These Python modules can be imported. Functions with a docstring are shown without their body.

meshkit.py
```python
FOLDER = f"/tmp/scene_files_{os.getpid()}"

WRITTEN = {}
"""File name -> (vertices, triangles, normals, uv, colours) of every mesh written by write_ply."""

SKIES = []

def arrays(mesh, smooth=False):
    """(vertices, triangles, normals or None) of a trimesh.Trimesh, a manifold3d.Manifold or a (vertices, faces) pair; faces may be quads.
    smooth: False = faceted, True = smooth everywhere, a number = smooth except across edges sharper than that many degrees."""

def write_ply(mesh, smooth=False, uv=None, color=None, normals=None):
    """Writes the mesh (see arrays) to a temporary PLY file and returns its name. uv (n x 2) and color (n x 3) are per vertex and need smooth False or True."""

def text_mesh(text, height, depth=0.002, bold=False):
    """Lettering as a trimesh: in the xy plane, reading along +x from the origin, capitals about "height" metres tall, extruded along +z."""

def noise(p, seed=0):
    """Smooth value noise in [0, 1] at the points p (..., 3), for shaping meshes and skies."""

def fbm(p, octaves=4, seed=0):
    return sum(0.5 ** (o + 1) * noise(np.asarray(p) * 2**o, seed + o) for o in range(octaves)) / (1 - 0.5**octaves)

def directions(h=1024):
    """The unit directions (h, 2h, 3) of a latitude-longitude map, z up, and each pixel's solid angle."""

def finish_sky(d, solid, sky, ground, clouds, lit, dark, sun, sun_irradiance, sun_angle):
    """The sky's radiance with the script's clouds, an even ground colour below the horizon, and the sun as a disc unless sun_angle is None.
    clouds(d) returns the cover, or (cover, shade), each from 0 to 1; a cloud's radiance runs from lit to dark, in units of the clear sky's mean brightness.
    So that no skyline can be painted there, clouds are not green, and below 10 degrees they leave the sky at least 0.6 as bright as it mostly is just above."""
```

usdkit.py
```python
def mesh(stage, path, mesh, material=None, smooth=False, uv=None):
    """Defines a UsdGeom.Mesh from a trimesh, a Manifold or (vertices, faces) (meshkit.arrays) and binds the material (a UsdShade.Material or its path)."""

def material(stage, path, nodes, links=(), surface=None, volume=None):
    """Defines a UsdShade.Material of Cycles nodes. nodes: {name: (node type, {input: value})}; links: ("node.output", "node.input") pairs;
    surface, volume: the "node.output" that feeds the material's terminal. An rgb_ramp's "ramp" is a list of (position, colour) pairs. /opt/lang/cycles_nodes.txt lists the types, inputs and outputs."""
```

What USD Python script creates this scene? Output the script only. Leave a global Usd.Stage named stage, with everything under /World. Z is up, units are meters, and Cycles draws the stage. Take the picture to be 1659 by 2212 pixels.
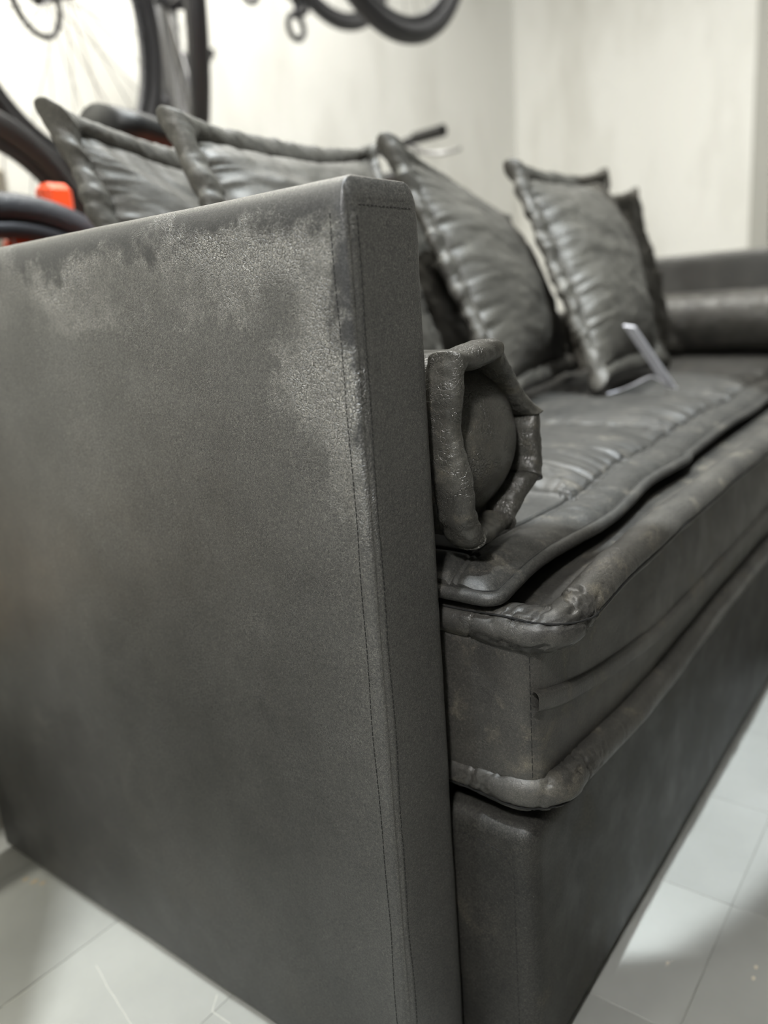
import math, numpy as np, trimesh, usdkit, meshkit
from pxr import Usd, UsdGeom, UsdLux, UsdShade, Sdf, Gf
PI = math.pi
stage = Usd.Stage.CreateInMemory()
UsdGeom.SetStageUpAxis(stage, 'Z'); UsdGeom.SetStageMetersPerUnit(stage, 1.0)
UsdGeom.Xform.Define(stage, '/World'); UsdGeom.Scope.Define(stage, '/World/Looks')

# ------------------------------------------------------------------ camera
EYE = np.array([-0.366, -0.298, 0.608])
RIGHT = np.array([0.6001, -0.7967, -0.0710]); FWD = np.array([0.7631, 0.5972, -0.2472])
FWD /= np.linalg.norm(FWD); RIGHT -= FWD * (RIGHT @ FWD); RIGHT /= np.linalg.norm(RIGHT); UP = np.cross(RIGHT, FWD)
cam = UsdGeom.Camera.Define(stage, '/World/camera')
cam.CreateHorizontalApertureAttr(24.0); cam.CreateVerticalApertureAttr(24.0 * 2212 / 1659)
cam.CreateFocalLengthAttr(24.0 * 1711.8 / 1659)
cam.CreateFStopAttr(3.0); cam.CreateFocusDistanceAttr(0.535)
cam.CreateClippingRangeAttr(Gf.Vec2f(0.01, 100.0))
cam.CreateExposureAttr(0.0)
M4 = Gf.Matrix4d(*[float(x) for row in (list(RIGHT) + [0], list(UP) + [0], list(-FWD) + [0], list(EYE) + [1]) for x in row])
cam.AddTransformOp().Set(M4)

# ------------------------------------------------------------------ light
dome = UsdLux.DomeLight.Define(stage, '/World/dome_light'); dome.CreateIntensityAttr(0.10); dome.CreateColorAttr(Gf.Vec3f(1.0, .98, .93))

def rect_light(name, loc, target, w, h, power, color):
    """A ceiling lamp aimed at target; power is radiance x area."""
    loc, target = np.array(loc, float), np.array(target, float)
    z = loc - target; z /= np.linalg.norm(z)
    x = np.cross([0, 1, 0.001], z); x /= np.linalg.norm(x); y = np.cross(z, x)
    l = UsdLux.RectLight.Define(stage, '/World/' + name)
    l.CreateWidthAttr(w); l.CreateHeightAttr(h); l.CreateIntensityAttr(power / (w * h)); l.CreateColorAttr(Gf.Vec3f(*color)); l.CreateNormalizeAttr(False)
    l.AddTransformOp().Set(Gf.Matrix4d(*[float(v) for row in (list(x) + [0], list(y) + [0], list(z) + [0], list(loc) + [1]) for v in row]))
    return l
def spot_light(name, loc, target, angle, soft, power, color):
    """A small ceiling spotlight with a cone of the given half angle."""
    loc, target = np.array(loc, float), np.array(target, float)
    z = loc - target; z /= np.linalg.norm(z)
    x = np.cross([0, 1, 0.001], z); x /= np.linalg.norm(x); y = np.cross(z, x); r = .014
    l = UsdLux.SphereLight.Define(stage, '/World/' + name)
    l.CreateRadiusAttr(r); l.CreateIntensityAttr(power / (math.pi * r * r)); l.CreateColorAttr(Gf.Vec3f(*color)); l.CreateNormalizeAttr(False)
    sh = UsdLux.ShapingAPI.Apply(l.GetPrim()); sh.CreateShapingConeAngleAttr(angle); sh.CreateShapingConeSoftnessAttr(soft)
    l.AddTransformOp().Set(Gf.Matrix4d(*[float(v) for row in (list(x) + [0], list(y) + [0], list(z) + [0], list(loc) + [1]) for v in row]))
WARM, COOL, FILL = (1.0, .985, .925), (.90, .97, 1.0), (1.0, .985, .87)
rect_light('wall_lamp', (1.6, 1.75, 2.9), (1.8, 2.4, 1.2), 2.6, .25, 22, WARM)
rect_light('left_wall_lamp', (-1.2, 1.9, 2.9), (-1.2, 2.6, 1.3), 3.0, .25, 33, FILL)
rect_light('right_lamp', (3.4, .6, 2.9), (4.6, .9, 1.2), 1.6, .25, 10, WARM)
rect_light('left_ceiling_lamp', (-2.3, 1.1, 2.95), (0, .3, .4), 1.3, .35, 9, FILL)
rect_light('window_light', (-4.85, 2.0, 1.75), (0, .8, .9), 3.0, 1.7, 12, COOL)  # added light at an invented, unseen window, brightening the arm side
rect_light('sofa_lamp', (.95, .75, 2.9), (1.05, .55, 0), 1.7, .3, 19, WARM)
spot_light('spot_lamp', (-.36, .09, 2.75), (-.24, .24, 0), 12, .35, 16, COOL)
spot_light('front_spot_lamp', (.55, -.24, 2.75), (.60, .55, 0), 15.2, .10, 31, COOL)
LAMP_POWER = 7.8

# ------------------------------------------------------------------ helpers
_taken = {}
def numbered(parent, name):
    k = (parent, name); n = _taken.get(k, -1) + 1; _taken[k] = n
    return f'{parent}/{name}' + (f'_{n:03d}' if n else '')
def data(prim, **kw):
    for k, v in kw.items():
        if v: prim.SetCustomDataByKey(k, v)
    return prim
def thing(name, label, cat, group=None, kind=None, mat=None):
    x = UsdGeom.Xform.Define(stage, numbered('/World', name))
    if mat is not None: x.AddTransformOp().Set(mat)
    data(x.GetPrim(), label=label, category=cat, group=group, kind=kind)
    return str(x.GetPath())
def part(parent, name, mesh, m, smooth=40, label=None, kind=None):
    p = numbered(parent, name)
    o = usdkit.mesh(stage, p, mesh, m, smooth=smooth)
    data(o.GetPrim(), label=label, kind=kind)
    return p
def solo(name, mesh, m, label, cat, group=None, smooth=40, kind=None):
    p = part('/World', name, mesh, m, smooth)
    data(stage.GetPrimAtPath(p), label=label, category=cat, group=group, kind=kind)
    return p
def struct(name, mesh, m, smooth=False):
    p = part('/World', name, mesh, m, smooth, kind='structure'); return p
cat_ = trimesh.util.concatenate
def fbm(p, s, o=3, seed=0):
    return meshkit.fbm(np.asarray(p) * s, o, seed) - .5
def box(lo, hi):
    lo, hi = np.array(lo, float), np.array(hi, float)
    b = trimesh.creation.box(hi - lo); b.apply_translation((lo + hi) / 2); return b
def cbox(lo, hi, c=.002):
    """A box with chamfered edges: convex hull of three shrunken boxes."""
    lo, hi = np.array(lo, float), np.array(hi, float); v = []
    for k in range(3):
        d = np.full(3, c); d[k] = 0
        v.append(box(lo + d, hi - d).vertices)
    return trimesh.convex.convex_hull(np.vstack(v))
def grid(P, closeu=False, closev=False, flip=False):
    """Surface through the points P (nu, nv, 3)."""
    nu, nv = P.shape[:2]; i, j = np.meshgrid(np.arange(nu if closeu else nu - 1), np.arange(nv if closev else nv - 1), indexing='ij')
    a, b, c, d = i * nv + j, ((i + 1) % nu) * nv + j, ((i + 1) % nu) * nv + (j + 1) % nv, i * nv + (j + 1) % nv
    q = np.stack([a, b, c, d], -1).reshape(-1, 4)
    f = np.vstack([q[:, [0, 1, 2]], q[:, [0, 2, 3]]])
    if flip: f = f[:, ::-1]
    return trimesh.Trimesh(P.reshape(-1, 3), f, process=False)
def rbox(lo, hi, r, step=.006, disp=None, zcut=None):
    """A box whose edges are rounded with ellipsoidal radii r, densely divided, displaced along its normals by disp(points, normals)."""
    lo, hi, r = np.array(lo, float), np.array(hi, float), np.array(r, float)
    out = []
    def axis(k):
        n = max(3, int((hi[k] - lo[k] - 2 * r[k]) / step))
        s = (1 - np.cos(np.linspace(0, PI / 2, 7))) * r[k]
        return np.unique(np.round(np.concatenate([lo[k] + s, np.linspace(lo[k] + r[k], hi[k] - r[k], n), hi[k] - s]), 7))
    for k in range(3):
        u, v = (k + 1) % 3, (k + 2) % 3
        U, V = np.meshgrid(axis(u), axis(v), indexing='ij')
        for sgn in (0, 1):
            P = np.zeros(U.shape + (3,)); P[..., u], P[..., v], P[..., k] = U, V, (hi if sgn else lo)[k]
            C = np.clip(P, lo + r, hi - r); D = (P - C) / r; L = np.linalg.norm(D, axis=-1, keepdims=True); D = D / np.maximum(L, 1e-9)
            Q = C + D * r; N = D / r; N /= np.linalg.norm(N, axis=-1, keepdims=True)
            if disp is not None: Q = Q + N * disp(Q, N)[..., None]
            out.append(grid(Q, flip=not sgn))
    m = cat_(out)
    if zcut is not None: v = np.array(m.vertices); v[:, 2] = np.maximum(v[:, 2], zcut); m.vertices = v
    m.merge_vertices(digits_vertex=6); return m
def frames(path, closed=False, up=(0, 0, 1)):
    p = np.asarray(path, float)
    t = (np.roll(p, -1, 0) - np.roll(p, 1, 0)) if closed else np.gradient(p, axis=0)
    t /= np.linalg.norm(t, axis=1, keepdims=True) + 1e-12
    a = np.cross(t, np.broadcast_to(up, t.shape)); a /= np.linalg.norm(a, axis=1, keepdims=True) + 1e-12
    return p, t, a, np.cross(a, t)
def sweep(path, ra, rb, closed=False, up=(0, 0, 1), sides=16, disp=None, caps=True):
    """A tube along path; ra (sideways, along t x up) and rb (along up) may vary; disp(s, theta, points) is added along the section normal."""
    p, t, a, b = frames(path, closed, up); n = len(p)
    th = np.arange(sides) * 2 * PI / sides
    ra, rb = np.broadcast_to(ra, (n,)), np.broadcast_to(rb, (n,))
    N = np.cos(th)[None, :, None] * a[:, None] + np.sin(th)[None, :, None] * b[:, None]
    P = p[:, None] + (ra[:, None] * np.cos(th))[..., None] * a[:, None] + (rb[:, None] * np.sin(th))[..., None] * b[:, None]
    if disp is not None:
        s = np.concatenate([[0], np.cumsum(np.linalg.norm(np.diff(p, axis=0), axis=1))])
        P = P + N * disp(s[:, None] + 0 * th, 0 * s[:, None] + th, P)[..., None]
    m = grid(P, closeu=closed, closev=True)
    if caps and not closed:
        v = np.vstack([m.vertices, p[:1], p[-1:]]); k = len(m.vertices); j = np.arange(sides); e = (n - 1) * sides
        f = np.vstack([m.faces, np.stack([j, (j + 1) % sides, 0 * j + k], 1)[:, [1, 0, 2]][:, ::-1][:, ::-1], np.stack([e + (j + 1) % sides, e + j, 0 * j + k + 1], 1)[:, [1, 0, 2]]])
        m = trimesh.Trimesh(v, f, process=False)
    if m.is_watertight and m.volume < 0: m.invert()
    elif closed and m.volume < 0: m.invert()
    return m
def resample(pts, n=None, step=None, closed=False):
    p = np.asarray(pts, float)
    if closed: p = np.vstack([p, p[:1]])
    s = np.concatenate([[0], np.cumsum(np.linalg.norm(np.diff(p, axis=0), axis=1))])
    n = n or max(2, int(s[-1] / step)); q = np.linspace(0, s[-1], n + closed)[:n]
    return np.stack([np.interp(q, s, p[:, k]) for k in range(3)], 1)
def soften(p, it=6, closed=False):
    p = np.array(p, float)
    for _ in range(it):
        q = (np.roll(p, 1, 0) + np.roll(p, -1, 0)) / 4 + p / 2
        if not closed: q[0], q[-1] = p[0], p[-1]
        p = q
    return p
def tube(path, r, sides=10, closed=False, up=None):
    p = np.asarray(path, float)
    if up is None:
        d = p[-1] - p[0] if not closed else np.cross(p[len(p) // 3] - p[0], p[2 * len(p) // 3] - p[0])
        d = d / (np.linalg.norm(d) + 1e-9)
        up = d if closed else ((0, 0, 1) if abs(d[2]) < .8 else (1, 0, 0))
    return sweep(p, r, r, closed, up, sides)
def stitches(path, normal, length=.0022, gap=.0009, r=.00022, lift=.0001):
    """A row of short thread stitches lying on a surface along path."""
    p = np.asarray(path, float); s = np.concatenate([[0], np.cumsum(np.linalg.norm(np.diff(p, axis=0), axis=1))])
    n = int(s[-1] / (length + gap)); n_ = np.array(normal, float); out_v, out_f = [], []
    at = lambda q: np.stack([np.interp(q, s, p[:, k]) for k in range(3)], -1)
    a, b = at(np.arange(n) * (length + gap)), at(np.arange(n) * (length + gap) + length)
    t = b - a; t /= np.linalg.norm(t, axis=1, keepdims=True); N = np.broadcast_to(n_, t.shape) if n_.ndim == 1 else n_[:n]
    side = np.cross(t, N); base = 0
    V = []
    for k, (w, h) in enumerate(((-1, 0), (-.6, 1), (.6, 1), (1, 0))):
        V.append(a + side * w * r + N * (lift + h * r)); V.append(b + side * w * r + N * (lift + h * r))
    V = np.stack(V, 1).reshape(-1, 3)
    f = np.array([[0, 2, 3], [0, 3, 1], [2, 4, 5], [2, 5, 3], [4, 6, 7], [4, 7, 5], [0, 4, 2], [0, 6, 4], [1, 3, 5], [1, 5, 7]])
    F = (np.arange(n)[:, None, None] * 8 + f[None]).reshape(-1, 3)
    return trimesh.Trimesh(V, F, process=False)

# ------------------------------------------------------------------ materials
def mat(name, nodes, links, surface='p.BSDF'):
    return usdkit.material(stage, '/World/Looks/' + name, nodes, links, surface=surface)
def plain(name, color, rough=.5, metal=0, **kw):
    return mat(name, {'p': ('principled_bsdf', dict(base_color=color, roughness=rough, metallic=metal, **kw))}, [])
def leather(name, dark, light, rough=(.42, .62), grain=520., grain_d=.00022, crack=.5, dust=.25, mottle=9., sheen=.0, spec=.5, tint=(.30, .27, .22), wear_and_light=None, nap=.85, nap_s=760.):
    """Waxed suede-like leather: charcoal ground, paler rubbed patches, fine wormy grain, cracks, lint."""
    N = {'g': ('geometry', {}),
         'm1': ('noise_texture', dict(scale=mottle, detail=5.0, roughness=.6)),
         'r1': ('rgb_ramp', {'ramp': [(.35, dark), (.68, light)]}),
         'm2': ('noise_texture', dict(scale=mottle * 2.3, detail=4.0, roughness=.65, distortion=.4)),
         'r2': ('rgb_ramp', {'ramp': [(.55, (0, 0, 0)), (.75, (1, 1, 1))]}),
         'k2': ('math', dict(math_type='multiply', value2=dust)),
         'mx': ('mix_color', dict(blend_type='mix', b=tint)),
         # lint
         'l': ('noise_texture', dict(scale=900., detail=1.0, roughness=.5)),
         'lr': ('rgb_ramp', {'ramp': [(.74, (0, 0, 0)), (.80, (1, 1, 1))]}),
         'lk': ('math', dict(math_type='multiply', value2=.35)),
         'ml': ('mix_color', dict(blend_type='mix', b=(.32, .31, .28))),
         'np': ('noise_texture', dict(scale=nap_s, detail=2.5, roughness=.65, distortion=1.6)),
         'nr': ('rgb_ramp', {'ramp': [(.36, (.40, .40, .40)), (.50, (.92, .92, .92)), (.66, (2.3, 2.25, 2.1))]}),
         'nx': ('mix_color', dict(blend_type='multiply', fac=nap, use_clamp_result=False)),
         # grain
         'gn': ('noise_texture', dict(scale=grain, detail=3.0, roughness=.6, distortion=.6)),
         'v': ('voronoi_texture', dict(feature='distance_to_edge', scale=grain * .5, randomness=1.0)),
         'vw': ('noise_texture', dict(scale=grain * .5, detail=2.0)),
         'vx': ('vector_math', dict(vector_math_type='scale', math_type='scale', scale=.0022)),
         'va': ('vector_math', dict(math_type='add')),
         'vr': ('rgb_ramp', {'ramp': [(.0, (0, 0, 0)), (.12, (1, 1, 1))]}),
         'cm': ('noise_texture', dict(scale=mottle * 3, detail=3.0)),
         'cr': ('rgb_ramp', {'ramp': [(.40, (0, 0, 0)), (.62, (1, 1, 1))]}),
         'ck': ('math', dict(math_type='multiply', value2=crack)),
         'vm': ('mix_float', dict(a=1.0)),
         'h': ('math', dict(math_type='multiply_add', value2=.55)),
         'b': ('bump', dict(strength=1.0, distance=grain_d)),
         'ro': ('map_range', dict(from_min=.3, from_max=.7, to_min=rough[0], to_max=rough[1])),
         'p': ('principled_bsdf', dict(sheen_weight=sheen, sheen_roughness=.5, sheen_tint=(.9, .88, .82), specular_ior_level=spec))}
    del N['vx'][1]['vector_math_type']
    L = [('g.position', f'{k}.vector') for k in ('m1', 'm2', 'l', 'gn', 'cm', 'vw', 'np')]
    L += [('vw.color', 'vx.vector1'), ('vx.vector', 'va.vector1'), ('g.position', 'va.vector2'), ('va.vector', 'v.vector'),
          ('m1.fac', 'r1.fac'), ('m2.fac', 'r2.fac'), ('r2.color', 'k2.value1'), ('k2.value', 'mx.fac'), ('r1.color', 'mx.a'),
          ('l.fac', 'lr.fac'), ('lr.color', 'lk.value1'), ('lk.value', 'ml.fac'), ('mx.result', 'nx.a'), ('np.fac', 'nr.fac'), ('nr.color', 'nx.b'), ('nx.result', 'ml.a'), ('ml.result', 'p.base_color'),
          ('v.distance', 'vr.fac'), ('cm.fac', 'cr.fac'), ('cr.color', 'ck.value1'), ('ck.value', 'vm.fac'), ('vr.color', 'vm.b'),
          ('gn.fac', 'h.value1'), ('vm.result', 'h.value3'), ('h.value', 'b.height'), ('b.normal', 'p.normal'), ('m2.fac', 'ro.value')]
    if wear_and_light:  # rubbed side panel, its light gradient painted in as paler leather upwards: dusty and cracked below a ragged line near its top and front seams, smooth and dark above it
        zl, yl, pale, wr = wear_and_light
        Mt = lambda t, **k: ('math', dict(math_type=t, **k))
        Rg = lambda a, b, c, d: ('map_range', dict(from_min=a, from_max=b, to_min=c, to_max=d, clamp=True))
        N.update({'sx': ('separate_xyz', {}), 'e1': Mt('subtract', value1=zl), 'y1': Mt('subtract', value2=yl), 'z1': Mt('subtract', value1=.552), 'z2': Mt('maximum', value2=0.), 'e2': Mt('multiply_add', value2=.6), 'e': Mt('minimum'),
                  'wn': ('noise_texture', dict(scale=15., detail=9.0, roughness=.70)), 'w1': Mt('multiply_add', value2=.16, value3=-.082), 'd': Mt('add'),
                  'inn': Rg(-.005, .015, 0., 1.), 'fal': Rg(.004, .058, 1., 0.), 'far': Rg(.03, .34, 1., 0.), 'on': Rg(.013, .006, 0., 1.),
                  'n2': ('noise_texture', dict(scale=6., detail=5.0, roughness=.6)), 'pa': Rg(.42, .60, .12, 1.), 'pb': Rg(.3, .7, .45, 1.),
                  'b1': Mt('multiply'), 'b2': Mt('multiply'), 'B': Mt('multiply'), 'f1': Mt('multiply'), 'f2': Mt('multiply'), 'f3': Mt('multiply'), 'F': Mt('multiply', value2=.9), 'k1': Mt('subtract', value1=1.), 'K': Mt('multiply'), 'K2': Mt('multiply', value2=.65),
                  'c1': ('mix_color', dict(blend_type='mix', b=pale)), 'c2': ('mix_color', dict(blend_type='mix', b=(.30, .296, .28))), 'B7': Mt('multiply', value2=.75), 'c3': ('mix_color', dict(blend_type='mix', b=(.021, .0215, .024))),  # c2 whitens the cracked band to paint its bright glints
                  'ns': ('separate_xyz', {}), 'nf': Rg(-.6, -.92, 0., .75), 'c4': ('mix_color', dict(blend_type='mix', b=tuple(.9 * q for q in pale))), 'nz': Rg(.55, .95, 0., .8), 'c5': ('mix_color', dict(blend_type='mix', b=(.115, .108, .094))), 'q1': ('mix_float', dict(b=wr)), 'q2': ('mix_float', dict(b=.40)), 'cw': Mt('maximum'), 'dd': Mt('multiply_add', value2=.0020, value3=grain_d), 'd2': Mt('multiply_add', value2=-.7 * grain_d)})  # c4 paints the front face lighter, standing in for light on it
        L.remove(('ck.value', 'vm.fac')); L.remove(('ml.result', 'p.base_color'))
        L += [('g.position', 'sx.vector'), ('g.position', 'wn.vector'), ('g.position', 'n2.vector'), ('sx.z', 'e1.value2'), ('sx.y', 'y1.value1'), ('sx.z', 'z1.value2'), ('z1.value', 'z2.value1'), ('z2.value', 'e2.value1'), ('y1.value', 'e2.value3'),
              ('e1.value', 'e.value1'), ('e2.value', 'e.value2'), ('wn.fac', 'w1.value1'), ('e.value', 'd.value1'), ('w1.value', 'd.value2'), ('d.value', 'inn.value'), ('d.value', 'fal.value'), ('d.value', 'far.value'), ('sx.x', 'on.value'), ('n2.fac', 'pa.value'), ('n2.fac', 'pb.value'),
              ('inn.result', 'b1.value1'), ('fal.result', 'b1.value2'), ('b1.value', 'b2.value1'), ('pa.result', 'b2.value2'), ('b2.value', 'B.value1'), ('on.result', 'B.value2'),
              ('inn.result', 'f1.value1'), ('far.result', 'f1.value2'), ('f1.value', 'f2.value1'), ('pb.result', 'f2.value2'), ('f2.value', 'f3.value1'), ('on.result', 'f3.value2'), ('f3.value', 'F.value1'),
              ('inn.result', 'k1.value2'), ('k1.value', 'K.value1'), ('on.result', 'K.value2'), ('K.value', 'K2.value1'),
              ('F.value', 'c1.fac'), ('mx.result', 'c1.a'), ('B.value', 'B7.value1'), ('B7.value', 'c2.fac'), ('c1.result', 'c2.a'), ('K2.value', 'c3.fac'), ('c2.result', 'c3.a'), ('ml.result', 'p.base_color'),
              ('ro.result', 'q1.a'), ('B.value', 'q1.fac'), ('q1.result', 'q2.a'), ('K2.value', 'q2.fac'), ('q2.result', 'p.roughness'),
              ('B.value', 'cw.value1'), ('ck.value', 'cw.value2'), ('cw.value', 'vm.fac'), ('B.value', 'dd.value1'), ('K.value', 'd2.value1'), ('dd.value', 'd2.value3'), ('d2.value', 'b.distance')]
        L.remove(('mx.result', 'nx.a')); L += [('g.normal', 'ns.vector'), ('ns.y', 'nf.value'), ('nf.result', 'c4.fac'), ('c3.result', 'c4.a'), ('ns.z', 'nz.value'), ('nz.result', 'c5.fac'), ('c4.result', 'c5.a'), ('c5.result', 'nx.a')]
    else:
        L.append(('ro.result', 'p.roughness'))
    return mat(name, N, L)
ARM = leather('arm_leather', (.026, .0258, .025), (.046, .0455, .044), spec=.65, rough=(.40, .54), wear_and_light=(.667, .005, (.088, .0868, .083), .14), dust=.07, mottle=6., grain=760., grain_d=.0003, tint=(.17, .155, .13))  # pale tone holds painted light as well as rubbed wear
CUSHION = leather('cushion_leather', (.031, .030, .0285), (.062, .059, .053), rough=(.36, .55), dust=.45, mottle=12., crack=.6, nap=.55, tint=(.20, .178, .135))
BASE = leather('base_leather', (.017, .0168, .016), (.036, .0345, .031), rough=(.42, .6), spec=.35, dust=.25, mottle=8., crack=.4, tint=(.15, .135, .10))
PAD = leather('pad_leather', (.026, .026, .025), (.042, .041, .0385), rough=(.45, .58), dust=.2, mottle=16., crack=.15, grain=700., grain_d=.00014)
BOLSTER = leather('bolster_leather', (.034, .033, .030), (.066, .0635, .056), rough=(.24, .44), dust=.30, mottle=20., crack=.9, grain=640., grain_d=.0004, nap=.45, tint=(.17, .15, .11))
PILLOW = leather('pillow_leather', (.052, .0495, .044), (.073, .0695, .061), rough=(.47, .58), dust=.10, mottle=10., crack=.2, tint=(.16, .145, .11))
THREAD_D = plain('dark_thread', (.010, .010, .010), .8)
THREAD_L = plain('pale_thread', (.22, .215, .20), .7)
BLACK = plain('black_plastic', (.012, .012, .012), .5)
CREASE = plain('crease_thread', (.006, .006, .006), .9)

# ------------------------------------------------------------------ setting
def floor_mat(name, ob):
    N = {'g': ('geometry', {}), 'n': ('noise_texture', dict(scale=5., detail=5., roughness=.6)), 'r': ('rgb_ramp', {'ramp': [(.3, (.32, .325, .305)), (.7, (.385, .39, .37))]}),
         'n2': ('noise_texture', dict(scale=60., detail=4., roughness=.7)), 'r2': ('rgb_ramp', {'ramp': [(.68, (0, 0, 0)), (.78, (1, 1, 1))]}), 'k': ('math', dict(math_type='multiply', value2=.35)),
         'mx': ('mix_color', dict(blend_type='mix', b=(.5, .49, .45))), 'b': ('bump', dict(strength=.35, distance=.0006)), 'p': ('principled_bsdf', dict(roughness=.55, specular_ior_level=.25)),
         'oi': ('object_info', {}), 'hv': ('hsv', dict(hue=.5, saturation=1.0)), 'vr': ('map_range', dict(from_min=0., from_max=1., to_min=.93, to_max=1.06))}
    L = [('g.position', 'n.vector'), ('g.position', 'n2.vector'), ('n.fac', 'r.fac'), ('n2.fac', 'r2.fac'), ('r2.color', 'k.value1'), ('k.value', 'mx.fac'), ('r.color', 'hv.color'), ('oi.random', 'vr.value'), ('vr.result', 'hv.value'),
         ('hv.color', 'mx.a'), ('mx.result', 'p.base_color'), ('n2.fac', 'b.height'), ('b.normal', 'p.normal')]
    return mat(name, N, L)
TILE = floor_mat('floor_tile', True)
GROUT = mat('floor_base', {'g': ('geometry', {}), 'mp': ('mapping', dict(mapping_type='point', location=(.362 % .1755 * -1, .137, 0))),
    'br': ('brick_texture', dict(offset=0., squash=1., scale=1.0, brick_width=.1755, row_height=.1755, mortar_size=.0015, color1=(.34, .345, .33), color2=(.36, .365, .35), mortar=(.28, .28, .26))),
    'p': ('principled_bsdf', dict(roughness=.45))}, [('g.position', 'mp.vector'), ('mp.vector', 'br.vector'), ('br.color', 'p.base_color')])
WALL = mat('whitewashed_wall', {'g': ('geometry', {}), 'mp': ('mapping', dict(mapping_type='point', scale=(1.6, 1.6, .5))), 'n': ('noise_texture', dict(scale=1.6, detail=4., roughness=.55)),
    'r': ('rgb_ramp', {'ramp': [(.32, (.66, .65, .61)), (.55, (.82, .815, .785))]}), 'n2': ('noise_texture', dict(scale=40., detail=3.)), 'b': ('bump', dict(strength=.4, distance=.003)),
    'p': ('principled_bsdf', dict(roughness=.55))}, [('g.position', 'mp.vector'), ('mp.vector', 'n.vector'), ('n.fac', 'r.fac'), ('r.color', 'p.base_color'), ('g.position', 'n2.vector'), ('n2.fac', 'b.height'), ('b.normal', 'p.normal')])
GREYWALL = plain('grey_wall', (.30, .30, .29), .7)
CEIL = plain('ceiling_paint', (.42, .42, .40), .8)
DARKWALL = plain('dark_wall', (.09, .09, .085), .7)
PILASTER = plain('pilaster_paint', (.42, .415, .385), .6)
YB, XE, HC = 2.6, 5.2, 3.05
fl = struct('floor', box((-5, -5, -.06), (XE + .2, YB + .2, -.0008)), GROUT)
TP = .1755
SCUFFS = [([(-.046, .356), (-.061, .297), (-.068, .267)], .0009), ([(-.124, .389), (-.10, .386), (-.073, .388)], .0011), ([(-.003, .226), (-.017, .215), (-.017, .191)], .0012), ([(.251, -.107), (.262, -.11)], .0016)]
FLECKS = [(-.017, .540, .004), (-.0134, .527, .005), (-.0096, .516, .004), (.294, -.175, .003), (.28, -.176, .003), (.256, -.107, .0025)]
for i in range(-8, 9):
    for j in range(-5, 7):
        x0, y0 = .362 + i * TP, -.137 + j * TP
        part(fl, 'tile', cbox((x0 + .0003, y0 + .0003, -.012), (x0 + TP - .0003, y0 + TP - .0003, 0), .0005), TILE, smooth=False)
SCUFF = plain('pale_scuff', (.47, .465, .43), .7); FLECK = plain('ochre_fleck', (.44, .35, .24), .8); PALE = plain('pale_fleck', (.62, .58, .48), .8)
def ribbon(pts, w):
    p = resample(np.array([(a, b, .0001) for a, b in pts]), 24); p[:, :2] += .002 * np.stack([fbm(p, 60., 2, 81), fbm(p, 60., 2, 82)], 1)
    return sweep(p, w * .55 * (1 + fbm(p, 200., 2, 83)), .00015, False, (0, 0, 1), 6)
for pts, w in SCUFFS: part(fl, 'scuff', ribbon(pts, w), SCUFF, False)
for x_, y_, r_ in FLECKS: part(fl, 'fleck', trimesh.creation.icosphere(2, r_ * .6).apply_transform(np.diag([1.6, 1, .12, 1])).apply_translation((x_, y_, .0002)), FLECK if x_ < 0 else PALE, False)
struct('wall_back', box((-5, YB, 0), (XE + .2, YB + .15, HC)), WALL)
struct('wall_right', box((XE, -5, 0), (XE + .15, YB, HC)), WALL)
struct('wall_left', box((-5.15, -5, 0), (-5, YB + .15, HC)), GREYWALL)
struct('wall_front', box((-5, -5.15, 0), (XE, -5, HC)), DARKWALL)
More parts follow.
